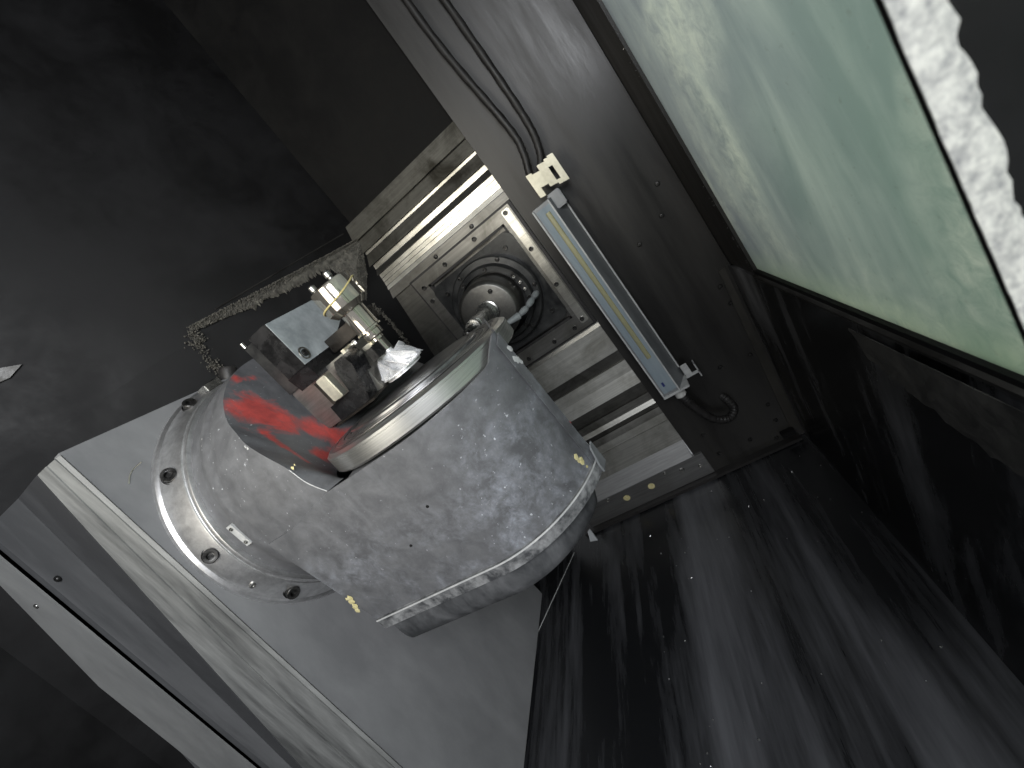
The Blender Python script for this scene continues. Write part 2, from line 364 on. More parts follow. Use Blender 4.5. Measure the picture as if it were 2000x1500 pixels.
# ledge with packed chips where the two left panels meet
cr = random.Random(3)
_t = bmesh.new(); bmesh.ops.create_icosphere(_t, subdivisions=1, radius=1.); TV = [v.co.copy() for v in _t.verts]; TF = [[v.index for v in f.verts] for f in _t.faces]; _t.free()
def crumb(bm, p, r):
    sx, sy, sz = (r * cr.uniform(.6, 1.25) for _ in range(3))
    vs = [bm.verts.new((p[0] + c.x * sx * cr.uniform(.8, 1.2), p[1] + c.y * sy * cr.uniform(.8, 1.2), p[2] + c.z * sz)) for c in TV]
    for f in TF: bm.faces.new([vs[i] for i in f])
def crumbs(bm, line, width, n, size, off=.004, side=.004):
    for k in range(n):
        t = cr.random() * (len(line) - 1); i = min(int(t), len(line) - 2)
        p = Vector(line[i]).lerp(Vector(line[i + 1]), t - i); wd = width[i] + (width[i + 1] - width[i]) * (t - i)
        u = cr.random() ** 1.6
        p += Vector((-.012, 0, -.08)) * 12 * wd * u + Vector((.906, -.42, 0)) * (off + .012 * cr.random() * (1 - u)) + Vector((.42, .906, 0)) * side * cr.gauss(0, 1)
        crumb(bm, p, size * cr.uniform(.4, 1.2))
ledge_line = [(-.746, 1.512, .266), (-.80, 1.395, .270), (-.86, 1.262, .276), (-.93, 1.11, .284), (-.998, .964, .292)]
rows = []
for k in range(240):
    t = k / 239; f = t * 4; i = min(int(f), 3); p = Vector(ledge_line[i]).lerp(Vector(ledge_line[i + 1]), f - i); row = []
    wdt = (.006 + .030 * math.sin(math.pi * min(1, t * 1.02)) ** .8) * (1 + .45 * noise.noise((t * 17, 0, 3)))
    for j in range(11):
        s_ = j / 10; jag = 1 + (.30 * noise.noise((t * 60, 5, 2)) + .28 * noise.noise((t * 170, 8, 2))) * s_
        q = p + Vector((-.15, 0, -1.0)) * wdt * s_ * jag + Vector((.906, -.42, 0)) * (.003 + .010 * (1 - s_) * s_ * 2.2)
        row.append(tuple(q))
    rows.append(row)
bm = grid(rows)
crumbs(bm, ledge_line, [.003, .008, .020, .029, .012], 3600, .0020, off=.006)
crumbs(bm, ledge_line, [.002, .003, .006, .008, .004], 160, .0028)
crumbs(bm, [(-.998, .964, .285), (-1.010, .955, .24), (-1.016, .952, .19), (-1.022, .955, .145)], [.030, .022, .026, .034], 260, .0021, side=.007)
crumbs(bm, [(-1.0, .962, .285), (-1.008, .957, .25)], [.03, .012], 130, .0024, side=.011)
crumbs(bm, [(-1.016, .952, .20), (-1.022, .955, .15)], [.012, .03], 90, .0024, side=.009)
for (a, b_) in (((-.82, 1.419, .075), (-.822, 1.435, -.02)), ((-.822, 1.435, -.02), (-.835, 1.447, -.125))): crumbs(bm, [a, b_], [.010, .016], 200, .0022)
def seam(pts):
    obj('wall_seam', tube(pts, .0022, 6, sub=3), M['dark'], left)
seam([(-.760, 1.482, .304), (-.835, 1.321, .303), (-.965, 1.042, .300)])
tag(obj('chip_ledge', bm, M['sludge'], kind='stuff', smooth=30), 'crumbly grey-brown crust of swarf along the left wall ledge', 'swarf')
bm = bmesh.new()
hp = [(-.744, 1.518, .262), (-.820, 1.361, .252), (-.815, 1.399, .150), (-.822, 1.410, .092), (-.782, 1.470, .165)]
ce = Vector((-.797, 1.43, .19)) + Vector((.02, -.009, 0))
hv = [bm.verts.new(Vector(p) + Vector((.906, -.42, 0)) * .004) for p in hp]; cv = bm.verts.new(ce)
for i in range(5): bm.faces.new((hv[i], hv[(i + 1) % 5], cv))
for k in range(520):
    i = cr.randrange(5); u, w_ = sorted((cr.random(), cr.random())); p = hv[i].co * u + hv[(i + 1) % 5].co * (w_ - u) + ce * (1 - w_)
    crumb(bm, p, cr.uniform(.0012, .0036))
tag(obj('chip_heap', bm, M['sludge'], kind='stuff', smooth=30), 'dull heap of swarf in the corner behind the chrome shaft', 'swarf')

# ================================================================== spindle wall: telescopic way cover around the spindle frame
cov = thing('way_cover', 'stacked steel way-cover slats on the wall around the spindle', 'machine cover', (-.5, 1.5, -1.15))
def slat(z0, z1, tilt, mat, xl=-.98, xr=-.256, name='slat', proud=0.):
    """one slat, its lower edge proud by tilt"""
    y0 = 1.505 - proud
    bm = prism([(xl, y0, z1), (xl, y0 - tilt, z0), (xl, y0 + .02, z0), (xl, y0 + .02, z1)], (xr - xl, 0, 0))
    return obj(name, bm, mat, cov, bevel=.0012)
slat(.262, .318, .016, M['coverold'], xl=-.80); slat(.220, .260, .014, M['coverold'])
slat(.210, .2185, .0004, M['cover']); slat(.174, .2085, .016, M['coverold']); slat(.156, .1725, .0004, M['cover'])
slat(.138, .1545, .009, M['coverdark']); slat(.122, .1365, .0006, M['cover']); slat(.108, .1205, .0002, M['cover']); slat(.093, .1065, .0006, M['cover'])
slat(.079, .0915, .003, M['coverdull']); slat(.047, .0775, .006, M['frame'])
slat(-.447, -.424, .010, M['cover'])
zz = [-.449, -.556, -.60, -.645, -.70, -.752, -.782, -.80, -.822, -.85, -.885]
tl = [.004, -.006, .004, .010, -.006, .003, .008, -.004, .006, .002]
mm = ['coverdull', 'coverdark', 'coverdull', 'coverdull', 'coverdark', 'coverdark', 'coverdull', 'coverdark', 'coverdark', 'coverdull']
for a, b, t_, m_ in zip(zz, zz[1:], tl, mm): slat(b + .0015, a, t_, M[m_])
slat(-.985, -.8865, .004, M['coverdull'])
# sloping lip and bolted end plate at its foot
obj('lip', prism([(-.76, 1.502, -.985), (-.76, 1.475, -1.052), (-.76, 1.49, -1.056), (-.76, 1.52, -.985)], (.50, 0, 0)), M['plate'], cov, bevel=.001)
foot = obj('end_plate', prism([(-.76, 1.478, -1.055), (-.2255, 1.478, -1.055), (-.2255, 1.478, -1.153), (-.76, 1.478, -1.153)], (0, .018, 0)), M['plate'], cov, bevel=.0015)
for x, z in [(-.381, -1.067), (-.257, -1.103), (-.632, -1.068)]: place('screw', SMALLSTEEL, axis_frame((x, 1.478, z), (0, -1, 0)), foot)
for x, z in [(-.453, -1.094), (-.562, -1.095)]:
    obj('yellow_mark', lathe([(0, .0008), (.007, .001), (.013, .0006), (.0135, 0)], (x, 1.478, z), (0, -1, 0), 14), M['yellowpaint'], foot)
obj('plug', lathe([(0, .004), (.008, .004), (.011, .002), (.011, 0)], (-.32, 1.478, -1.086), (0, -1, 0), 6), M['boltsteel'], foot)
obj('seal_strip', B(-.8, .08, 1.455, 1.50, -1.168, -1.156), M['rubber'], cov, bevel=.002)

obj('backing', B(-.99, -.69, 1.512, 1.53, -.45, .05), M['coverdark'], cov)
# spindle frame
sp = thing('spindle', 'horizontal machine spindle in a square bolted frame on the back wall', 'spindle', (-.475, 1.49, -.18))
FX0, FX1, FZ0, FZ1 = -.684, -.266, -.418, .044
IX0, IX1, IZ0, IZ1 = -.640, -.312, -.366, .006
bm = bmesh.new()
for a in ((FX0, FX1, IZ1, FZ1), (FX0, FX1, FZ0, IZ0), (FX0, IX0, IZ0, IZ1), (IX1, FX1, IZ0, IZ1)):
    box(bm, a[0], a[1], 1.478, 1.51, a[2], a[3])
bmesh.ops.remove_doubles(bm, verts=bm.verts, dist=1e-5)
fr = obj('frame', bm, M['frame'], sp)
bm = bmesh.new()
for a in ((FX0 - .008, FX1 + .009, FZ1, FZ1 + .007), (FX0 - .008, FX1 + .009, FZ0 - .007, FZ0), (FX1, FX1 + .009, FZ0, FZ1), (FX0 - .008, FX0, FZ0, FZ1)): box(bm, a[0], a[1], 1.484, 1.502, a[2], a[3])
obj('frame_seal', bm, M['rubber'], sp)
obj('bright_bar', B(IX1 + .014, FX1 - .004, 1.470, 1.479, -.40, .036), M['cover'], sp, bevel=.003)
bm = bmesh.new()
for a in ((IX0, IX1, IZ1 - .008, IZ1), (IX0, IX1, IZ0, IZ0 + .008), (IX0, IX0 + .008, IZ0, IZ1), (IX1 - .008, IX1, IZ0, IZ1)): box(bm, a[0], a[1], 1.481, 1.505, a[2], a[3])
obj('inner_seal', bm, M['rubber'], sp)
obj('recess_plate', B(IX0, IX1, 1.500, 1.515, IZ0, IZ1), M['recess'], sp)
for x, z in [(-.286, .026), (-.404, .061), (-.416, .026), (-.563, .061), (-.546, .024), (-.287, -.106), (-.288, -.242), (-.287, -.384), (-.326, -.399), (-.41, -.399), (-.657, .008), (-.664, -.043), (-.52, -.40), (-.63, -.40)]:
    y = 1.47 if x > -.30 else (1.50 if z > .05 else 1.478)
    place('bolt', SMALLSOCKET if z < .05 else TINYDARK, axis_frame((x, y, z), (0, -1, 0)), fr)
poly = []
for cx, cz, a0 in ((.145, .135, 15), (-.145, .135, 105), (-.145, -.135, 195), (.145, -.135, 285)):
    for k in range(5):
        a = R(a0 + 60 * k / 4); poly.append((-.476 + cx * .93 + .032 * math.cos(a), 1.472, -.18 + cz + .034 * math.sin(a)))
fl = obj('flange_plate', prism(poly, (0, .026, 0)), M['flange'], sp, bevel=.003)
for dx, dz in ((.125, .125), (-.125, .125), (.125, -.125), (-.125, -.125)):
    place('bolt', SMALLSOCKET, axis_frame((-.476 + dx, 1.470, -.18 + dz), (0, -1, 0)), fl)
SC = (-.475, 1.472, -.172)
hs = obj('spindle_housing', lathe([(.150, 0), (.150, .030), (.146, .034), (.128, .036), (.126, .058), (.123, .062), (.108, .062), (.106, .040), (.09, .04)], SC, (0, -1, 0), 72), M['flange'], sp)
for k in range(8):
    a = R(22 + 45 * k); place('bolt', SMALLSOCKET, axis_frame((SC[0] + .116 * math.cos(a), 1.472 - .061, SC[2] + .116 * math.sin(a)), (0, -1, 0)), hs)
for k in range(3):
    a = R(-8 + 13 * k); place('steel_plug', SMALLSTEEL, axis_frame((SC[0] + .112 * math.cos(a), 1.472 - .061, SC[2] + .112 * math.sin(a)), (0, -1, 0)), hs)
for k in range(6):
    a = R(50 + 60 * k); place('outer_bolt', TINYDARK, axis_frame((SC[0] + .139 * math.cos(a), 1.472 - .034, SC[2] + .139 * math.sin(a)), (0, -1, 0)), hs)
NC = (-.475, 1.472, -.168)
ns = obj('spindle_nose', lathe([(.096, .02), (.096, .135), (.094, .140), (.086, .150), (.083, .151), (.034, .152), (.032, .140), (0, .14)], NC, (0, -1, 0), 72), M['nose'], sp)
place('drive_screw', TINYDARK, axis_frame((-.475 + .045, 1.472 - .151, -.165 + .045), (0, -1, 0)), ns)
# tool held in the spindle
tl_ = thing('cutting_tool', 'slim steel tool holder with a small end mill pointing at the table', 'tool', (-.475, 1.32, -.160))
TA = ((-.475, 1.33, -.166), (0, -1, .066))
obj('holder', lathe([(.034, -.01), (.034, .012), (.029, .014), (.029, .022), (.0335, .024), (.0335, .034), (.027, .040), (.021, .05), (.0195, .13), (.0195, .138), (.0225, .140), (.0225, .158), (.0195, .160), (.0195, .168), (.0215, .17), (.0215, .182), (.014, .184), (0, .184)], *TA, n=40), M['chrome' if False else 'boltsteel'], tl_)
bm = lathe([(.0125, .182), (.0125, .200), (.0095, .203), (.0095, .208)], *TA, n=20)
mt = axis_frame(*TA)
for k in range(4):
    pts = [mt @ Vector((.0085 * math.cos(R(90 * k + 260 * t)), .0085 * math.sin(R(90 * k + 260 * t)), .207 + .036 * t)) for t in [i / 8 for i in range(9)]]
    tube(pts, .0036, 6, bm, 2)
lathe([(.0065, .205), (.0065, .243), (0, .246)], *TA, n=12, bm=bm)
obj('end_mill', bm, M['bolt'], tl_)
# jointed coolant nozzle
nzl = thing('coolant_nozzle', 'jointed grey plastic coolant nozzle beside the spindle nose', 'nozzle', (-.345, 1.40, -.224))
pn = [Vector((-.340, 1.405, -.217)), Vector((-.352, 1.36, -.219)), Vector((-.372, 1.325, -.224)), Vector((-.398, 1.295, -.225))]
for i in range(3):
    d = pn[i + 1] - pn[i]; L = d.length
    obj('joint', lathe([(.004, -.002), (.009, .003), (.0108, L * .35), (.0095, L * .65), (.0065, L * .9), (.0065, L)], pn[i], d, 20), M['nozzle'], nzl)
d = Vector((-.445, 1.262, -.217)) - pn[3]; L = d.length
obj('tip', lathe([(.007, -.004), (.0112, 0), (.0108, .012), (.0055, L), (.0035, L), (.0035, L - .01)], pn[3], d, 20), M['nozzle'], nzl)

# ================================================================== work lamp
lp = thing('work_lamp', 'long grey tube work lamp mounted upright on the black wall', 'lamp', (-.165, 1.48, -.74))
bm = prism([(-.205, 1.385, -.735), (-.150, 1.385, -.735), (-.121, 1.455, -.735), (-.121, 1.480, -.735), (-.205, 1.480, -.735)], (0, 0, .715))
obj('housing', bm, M['lamp'], lp, bevel=.003)
obj('cover_glass', B(-.199, -.153, 1.380, 1.3845, -.725, -.03), M['lampglass'], lp, bevel=.001)
obj('tube', lathe([(0, 0), (.007, 0), (.0075, .005), (.0075, .535), (.007, .54), (0, .54)], (-.172, 1.379, -.588), (0, 0, 1), 16, scale=(1, .45)), M['tube'], lp)
for sx in ((-.208, -.2035), (-.1535, -.1495)):
    obj('edge_rail', B(sx[0], sx[1], 1.377, 1.39, -.737, -.022), M['gasket'], lp, bevel=.001)
obj('side_rail', B(-.1235, -.1180, 1.45, 1.462, -.70, -.05), M['gasket'], lp, bevel=.001)
obj('end_seal', B(-.209, -.119, 1.376, 1.47, -.742, -.735), M['gasket'], lp, bevel=.002)
obj('end_cap', B(-.152, -.112, 1.40, 1.47, -.06, -.012), M['lamp'], lp, bevel=.003)
bm = bmesh.new()
def plate_with_slots():
    # cream bracket: frame pieces around its slots
    y0, y1 = 1.405, 1.412
    box(bm, -.168, -.150, y0, y1, -.022, .045); box(bm, -.152, -.128, y0, y1, -.002, .040); box(bm, -.128, -.104, y0, y1, -.012, .055)
    box(bm, -.104, -.092, y0, y1, .036, .060); box(bm, -.104, -.092, y0, y1, -.018, -.004); box(bm, -.092, -.074, y0, y1, -.018, .064)
    box(bm, -.168, -.150, y0, y1 + .05, -.0265, -.022)
plate_with_slots()
for v in bm.verts: v.co.z += .012 - (v.co.x + .12) * .18
obj('upper_bracket', bm, M['bracket'], lp, bevel=.001)
bm = B(-.121, -.074, 1.452, 1.457, -.752, -.742); box(bm, -.078, -.074, 1.452, 1.485, -.77, -.716); box(bm, -.118, -.096, 1.452, 1.456, -.742, -.700)
obj('lower_bracket', bm, M['gasket'], lp, bevel=.001)
obj('cable_gland', lathe([(.021, 0), (.021, .012), (.0185, .014), (.0185, .04), (.016, .043), (0, .043)], (-.162, 1.43, -.742), (0, 0, -1), 24), M['whiteplastic'], lp)
obj('ink_mark', B(-.188, -.181, 1.3792, 1.3806, -.700, -.684), worn('blue_ink', (.02, .03, .12), (.03, .04, .2), 80), lp)
h1 = [(-.162, 1.43, -.785), (-.156, 1.435, -.825), (-.141, 1.44, -.882), (-.117, 1.445, -.935), (-.078, 1.45, -.958), (-.048, 1.455, -.935), (-.052, 1.47, -.905), (-.06, 1.49, -.895)]
tag(obj('cable_conduit', tube(h1, .0125, 12, sub=8, ribs=1), M['rubber']), 'black ribbed conduit curling from the lower end of the work lamp', 'hose')
h2 = [(-.175, 1.462, 1.35), (-.165, 1.462, .9), (-.165, 1.46, .5), (-.135, 1.445, .20), (-.140, 1.44, .12), (-.158, 1.438, .065), (-.150, 1.438, .038), (-.128, 1.44, .055), (-.100, 1.445, .10), (-.085, 1.45, .2), (-.088, 1.46, .5), (-.095, 1.462, .9), (-.10, 1.462, 1.35)]
tag(obj('looped_hose', tube(h2, .010, 12, sub=8, ribs=1), M['rubber']), 'black ribbed hose hanging in a loop above the work lamp', 'hose')

# ================================================================== door pane and door edge on the right
dw = thing('door_window', 'dirty pale green frosted window set in the black machine door', 'window', (rx(.6), .6, -.484))
P0, P1 = 1.262, -.25
obj('pane', prism([(rx(P0), P0, -.484), (rx(P1), P1, -.484), (rx(P1), P1, 1.2), (rx(P0), P0, 1.2)], (.006, 0, 0)), M['pane'], dw)
def bead(y0, z0, y1, z1, wd, mat, name, proud=.008):
    a = Vector((rx(y0), y0, z0)); b = Vector((rx(y1), y1, z1)); d = (b - a).normalized(); inw = Vector((-1, -.089, 0)).normalized()
    up = d.cross(inw).normalized()
    bm = prism([a - inw * .006, a + inw * proud, a + inw * proud + up * wd, a - inw * .006 + up * wd], b - a)
    return obj(name, bm, mat, dw, bevel=.0012)
bead(P0 + .001, -.486, P1, -.486, -.012, M['darkflat'], 'lower_frame')
bead(P0 + .016, -.499, P1, -.499, -.006, M['dark'], 'lower_trim', .012)
bead(P0, -.49, P0, 1.2, .008, M['dark'], 'side_frame')
bead(P0 + .0085, -.49, P0 + .0085, 1.2, .007, M['darkflat'], 'side_trim', .004)
rows = []
for k in range(80):
    t = k / 79; y = .86 - .72 * t; x0 = rx(y)
    dz = .004 + .11 * max(0, math.sin(math.pi * min(1, t * .62 + .1))) * (1 if t > .05 else t / .05) + .012 * noise.noise((t * 30, 2, 4)) + .006 * noise.noise((t * 90, 2, 4))
    def sw(z): 
        q = (-.5 - z) / .68; return (rx(y) + .004) * (1 - q) + lower_x(y) * q - .019
    rows.append([(sw(-.512), y, -.512), (sw(-.512 - dz * .5), y, -.512 - dz * .5), (sw(-.512 - dz), y, -.512 - dz)])
tag(obj('torn_strip', thicken(grid(rows), .0015), worn('brown_grey_torn_film', (.035, .035, .033), (.10, .098, .09), 24)), 'torn grey-brown film below the green door window', 'sealing film')
post = obj('door_edge', prism([(.1292, .280, .35), (.205, .280, .35), (.205, .280, -.70), (.1447, .280, -.70)], (0, .004, 0)), M['darkflat'], bevel=.0005)
tag(post, 'white paint flaking off the black door edge, close and blurred', 'door edge')
lay = []
for k in range(211):
    z = .35 - 1.05 * k / 210; xl_ = .129 + (.35 - z) * .01476
    wd = .0180 + .0085 * noise.noise((3, 1, z * 38)) + .0035 * noise.noise((7, 2, z * 120)) + .0016 * noise.noise((9, 2, z * 420)) + .006 * max(0, (z + .12) * 6)
    lay.append((xl_, z, max(.006, wd)))
rows = []
for q in range(9):
    u = q / 8; rows.append([(x + wd * u, .2785 + .0014 * u ** 4 + .0007 * noise.noise((x * 300 + u * 5, z * 160, 2)), z) for x, z, wd in lay])
obj('paint_layer', thicken(grid(rows), .0009), M['post'], post, smooth=60)

# ================================================================== table column on the left
PX = -1.0
colm = thing('table_column', 'large grey column on the left carrying the tilting table', 'column', (-1.25, .9, -1.17))
top = lambda y: .183 - .106 * (y - .553)
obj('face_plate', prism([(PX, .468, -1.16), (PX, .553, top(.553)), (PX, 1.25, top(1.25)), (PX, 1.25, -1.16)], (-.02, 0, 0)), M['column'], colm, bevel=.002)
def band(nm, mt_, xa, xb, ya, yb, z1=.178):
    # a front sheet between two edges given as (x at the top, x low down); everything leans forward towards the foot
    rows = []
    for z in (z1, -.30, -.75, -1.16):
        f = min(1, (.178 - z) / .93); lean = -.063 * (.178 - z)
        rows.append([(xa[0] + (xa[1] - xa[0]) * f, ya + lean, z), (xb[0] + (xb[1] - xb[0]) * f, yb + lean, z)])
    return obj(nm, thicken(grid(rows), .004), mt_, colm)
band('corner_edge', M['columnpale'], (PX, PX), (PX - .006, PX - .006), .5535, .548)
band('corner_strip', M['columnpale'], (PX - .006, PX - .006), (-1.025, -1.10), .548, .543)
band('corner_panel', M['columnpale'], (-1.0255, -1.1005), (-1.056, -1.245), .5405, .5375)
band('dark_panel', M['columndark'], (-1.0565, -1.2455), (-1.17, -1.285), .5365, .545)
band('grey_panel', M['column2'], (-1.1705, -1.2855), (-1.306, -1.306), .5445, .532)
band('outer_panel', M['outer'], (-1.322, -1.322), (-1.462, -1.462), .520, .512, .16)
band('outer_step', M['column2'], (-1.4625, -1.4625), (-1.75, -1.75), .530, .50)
obj('groove_seal', prism([(-1.3225, .441, -1.16), (-1.3055, .447, -1.16), (-1.3055, .470, -1.16), (-1.3225, .470, -1.16)], (0, .085, 1.325)), M['columndark'], colm)
obj('top_sheet', prism([(PX - .021, .553, top(.553) - .003), (PX - .021, 1.25, top(1.25) - .003), (-1.75, 1.25, .12), (-1.75, .53, .174)], (0, 0, -.015)), M['columndark'], colm)
place('screw', SMALLSTEEL, axis_frame((-1.372, .505, .005), (0, -1, 0)), colm)
place('screw', TINYDARK, axis_frame((-1.27, .5195, .02), (0, -1, 0)), colm)
AX = (.839, -.146)
rg = obj('bearing_ring', lathe([(.294, -.004), (.294, .010), (.291, .014), (.288, .016), (.2865, .024), (.2855, .028), (.2735, .066), (.2725, .0685), (.2700, .069), (.2695, .077), (.2680, .080), (.264, .081), (.255, .081), (.255, -.004)], (PX, AX[0], AX[1]), (1, 0, 0), 128, closed=True), M['ring'], colm)
for (y, z) in [(.622, .037), (.557, -.128), (.607, -.303), (.771, .130), (1.03, .06), (1.12, -.1)]:
    d = Vector((0, y - AX[0], z - AX[1])).normalized(); n_ = (Vector((1, 0, 0)) * .75 + d * .66).normalized()
    c_ = Vector((PX + .040, AX[0], AX[1])) + d * .279
    obj('counterbore', lathe([(.0158, .0006), (.0166, .001), (.0166, -.01), (.0, -.01)], c_, n_, 24), M['bolt'], rg)
    place('bolt', SOCKET, axis_frame(c_ + n_ * .001, n_), rg)
for (y, z) in [(.567, -.23)]:
    d = Vector((0, y - AX[0], z - AX[1])).normalized()
    place('dowel', SMALLSTEEL, axis_frame(Vector((PX + .036, AX[0], AX[1])) + d * .283, (Vector((1, 0, 0)) * .75 + d * .66)), rg)
sens = obj('sensor_block', B(-.966, -.936, .815, .862, .128, .146), M['boltsteel'], colm, bevel=.002)
obj('sensor_pad', B(-.962, -.944, .838, .858, .1465, .149), M['bolt'], sens)
obj('sensor_plug', lathe([(0, .03), (.016, .03), (.02, .024), (.02, 0), (0, 0)], (-.945, .89, .13), (.4, .3, .8), 16), M['rubber'], colm)

# ================================================================== tilting rotary table
C0 = Vector((-.505, .839, -.142))
tt = thing('tilting_table', 'big grey tilting table body with a steel rotary disc, red dye in its pocket', 'tilting table', tuple(C0 + Vector((0, 0, -.38))))
def W(x, y, z): return (C0.x + x, C0.y + y, C0.z + z)
HR, HZ = .268, -.004
crease = [(-.131, -.268, -.012), (-.151, -.267, .02), (-.167, -.26, .06), (-.194, -.249, .095), (-.227, -.23, .133), (-.245, -.212, .160), (-.268, -.185, .190), (-.29, -.13, .230), (-.303, -.06, .257), (-.308, 0, .264), (-.303, .06, .257), (-.29, .13, .230), (-.25, .205, .168), (-.19, .25, .092), (-.131, .268, -.012)]
def cre(t):
    """point on the pocket's rim, t in 0..1, re-seated on the hub cylinder"""
    f = t * (len(crease) - 1); i = min(int(f), len(crease) - 2); u = f - i
    p = [crease[max(i - 1, 0)], crease[i], crease[i + 1], crease[min(i + 2, len(crease) - 1)]]
    q = [.5 * (2 * p[1][k] + (p[2][k] - p[0][k]) * u + (2 * p[0][k] - 5 * p[1][k] + 4 * p[2][k] - p[3][k]) * u * u + (3 * p[1][k] - p[0][k] - 3 * p[2][k] + p[3][k]) * u ** 3) for k in range(3)]
    a = math.atan2(q[2] - HZ, q[1]); return q[0], a
def hub_pt(x, a):
    r = HR
    if x < -.385: r = .259
    elif x < -.355: r = .259 + .009 * (.5 - .5 * math.cos(math.pi * (x + .385) / .03))
    elif x < -.300: r = HR - .0035 * math.exp(-((x + .335) / .010) ** 2)
    return (x, r * math.cos(a), HZ + r * math.sin(a))
rows = []
N = 90
for k in range(N + 1):
    xe, a = cre(k / N)
    rows.append([W(*hub_pt(-.424 + (xe + .424) * s / 26, a)) for s in range(27)])
for k in range(1, 61):          # on round the underside
    a = cre(1)[1] - (2 * math.pi - (cre(0)[1] % (2 * math.pi) - cre(1)[1] % (2 * math.pi)) % (2 * math.pi)) * 0 
    a0 = cre(1)[1]; a1 = cre(0)[1] % (2 * math.pi) - 2 * math.pi
    a = a0 + (a1 - a0) * k / 60
    rows.append([W(*hub_pt(-.424 + (-.131 + .424) * s / 26, a)) for s in range(27)])
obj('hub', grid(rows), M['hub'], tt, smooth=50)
# pocket wall between that rim and the disc
bm = bmesh.new(); dl = bm.verts.layers.float.new('dye'); V = []
DC = (.004, -.043); DR = .220
for k in range(N + 1):
    xe, a = cre(k / N); A = Vector(hub_pt(xe, a)); ang = math.atan2(A.y - DC[1], A.x - DC[0])
    Bq = Vector((DC[0] + (DR + .008) * math.cos(ang), DC[1] + (DR + .008) * math.sin(ang), -.016)); row = []
    for s in range(21):
        t = s / 20
        ctrl = Vector((Bq.x * .72 + A.x * .28, Bq.y * .72 + A.y * .28, A.z * .42 + Bq.z * .58))
        p = A * (1 - t) ** 2 + ctrl * 2 * t * (1 - t) + Bq * t * t
        v = bm.verts.new(Vector(W(*p)))
        g = math.degrees(ang) % 360
        def stroke(a0, t0, a1, t1, wd, wd2):
            px, py = g * .0047, t * .19; ax, ay, bx, by = a0 * .0047, t0 * .19, a1 * .0047, t1 * .19
            u = max(0, min(1, ((px - ax) * (bx - ax) + (py - ay) * (by - ay)) / ((bx - ax) ** 2 + (by - ay) ** 2)))
            return max(0, 1.15 - .8 * math.hypot(px - ax - u * (bx - ax), py - ay - u * (by - ay)) / (wd + (wd2 - wd) * u))
        v[dl] = min(1, max(stroke(197, .22, 190, .55, .052, .036), stroke(190, .55, 178, 1., .036, .058), stroke(207, .28, 219, .62, .015, .012), stroke(204, .78, 194, .97, .026, .036), stroke(180, .10, 186, .03, .009, .012)))
        row.append(v)
    V.append(row)
for a_, b_ in zip(V, V[1:]):
    for i in range(20): bm.faces.new((a_[i], a_[i + 1], b_[i + 1], b_[i]))
obj('pocket', bm, M['pocket'], tt, smooth=60)
ep = [W(*hub_pt(*cre(.004 + .13 * k / 40))) for k in range(41)]
obj('pale_edge', tube(ep, .0008, 6, sub=1), M['gasket'], tt)  # thin pale line along the front of the pocket rim
# plan outline of the cover below the disc: flat front, rounded right end
def outline(off=0., r=.212, cx=.02, cy=-.058, xl=-.30):
    pts = [(xl + (-xl + cx) * k / 14, cy - r - off) for k in range(15)]
    pts += [(cx + (r + off) * math.cos(R(-90 + 78 * k / 24)), cy + (r + off) * math.sin(R(-90 + 78 * k / 24))) for k in range(1, 25)]
    ex, ey = pts[-1]
    for k in range(1, 7): pts.append((ex + (.14 - ex) * k / 6, ey + (.13 - ey) * k / 6))
    pts += [(.10, .17), (0, .19)]
    return pts
ol = outline()
def left_edge(z): return -.325 + (-.1 - z) * .19        # the cover's free left edge slants
def top_z(x, y):
    if x < -.131: return -.014 - .02 * min(1, (-.131 - x) / .1)
    return -.0125 + (.030 * min(1, max(0, (x - .205) / .02)) if y < -.09 else (.030 if x > .1 else 0))
rows = []
for s in range(19):
    t = s / 18; row = []
    for (x, y) in ol:
        zt = top_z(x, y); z = zt + (-.290 - zt) * t
        xx = x if x > .0 else x * (-left_edge(z) / .30 if z < -.05 else -left_edge(-.05) / .30)
        row.append(W(xx, y, z))
    rows.append(row)
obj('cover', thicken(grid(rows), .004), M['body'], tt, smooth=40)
obj('cover_top', prism([W(x, y, -.018) for x, y in outline(-.003, xl=-.10)] + [W(-.10, .19, -.018)], (0, 0, -.004)), M['body'], tt)
o2 = outline(.006, xl=-.285)
obj('cover_lip', thicken(grid([[W(x, y, z) for x, y in o2] for z in (-.286, -.300, -.3045, -.312)]), .008), M['peel'], tt, smooth=30)
obj('lip_edge', thicken(grid([[W(x, y, -.286) for x, y in outline(.0075, xl=-.285)], [W(x, y, -.289) for x, y in outline(.0075, xl=-.285)]]), .003), M['gasket'], tt)
rows = []
for z, off in ((-.305, -.012), (-.33, -.010), (-.355, -.012), (-.372, -.018), (-.382, -.032), (-.387, -.06)):
    rows.append([W(x, y, z) for x, y in outline(off, r=.205, cx=-.005, cy=-.075, xl=-.27)])
obj('lower_pan', thicken(grid(rows), .004), M['pan'], tt, smooth=60)
bot = [W(x, y, -.3872) for x, y in outline(-.06, r=.205, cx=-.005, cy=-.075, xl=-.27)]
obj('pan_bottom', prism(bot, (0, 0, .003)), M['pan'], tt)
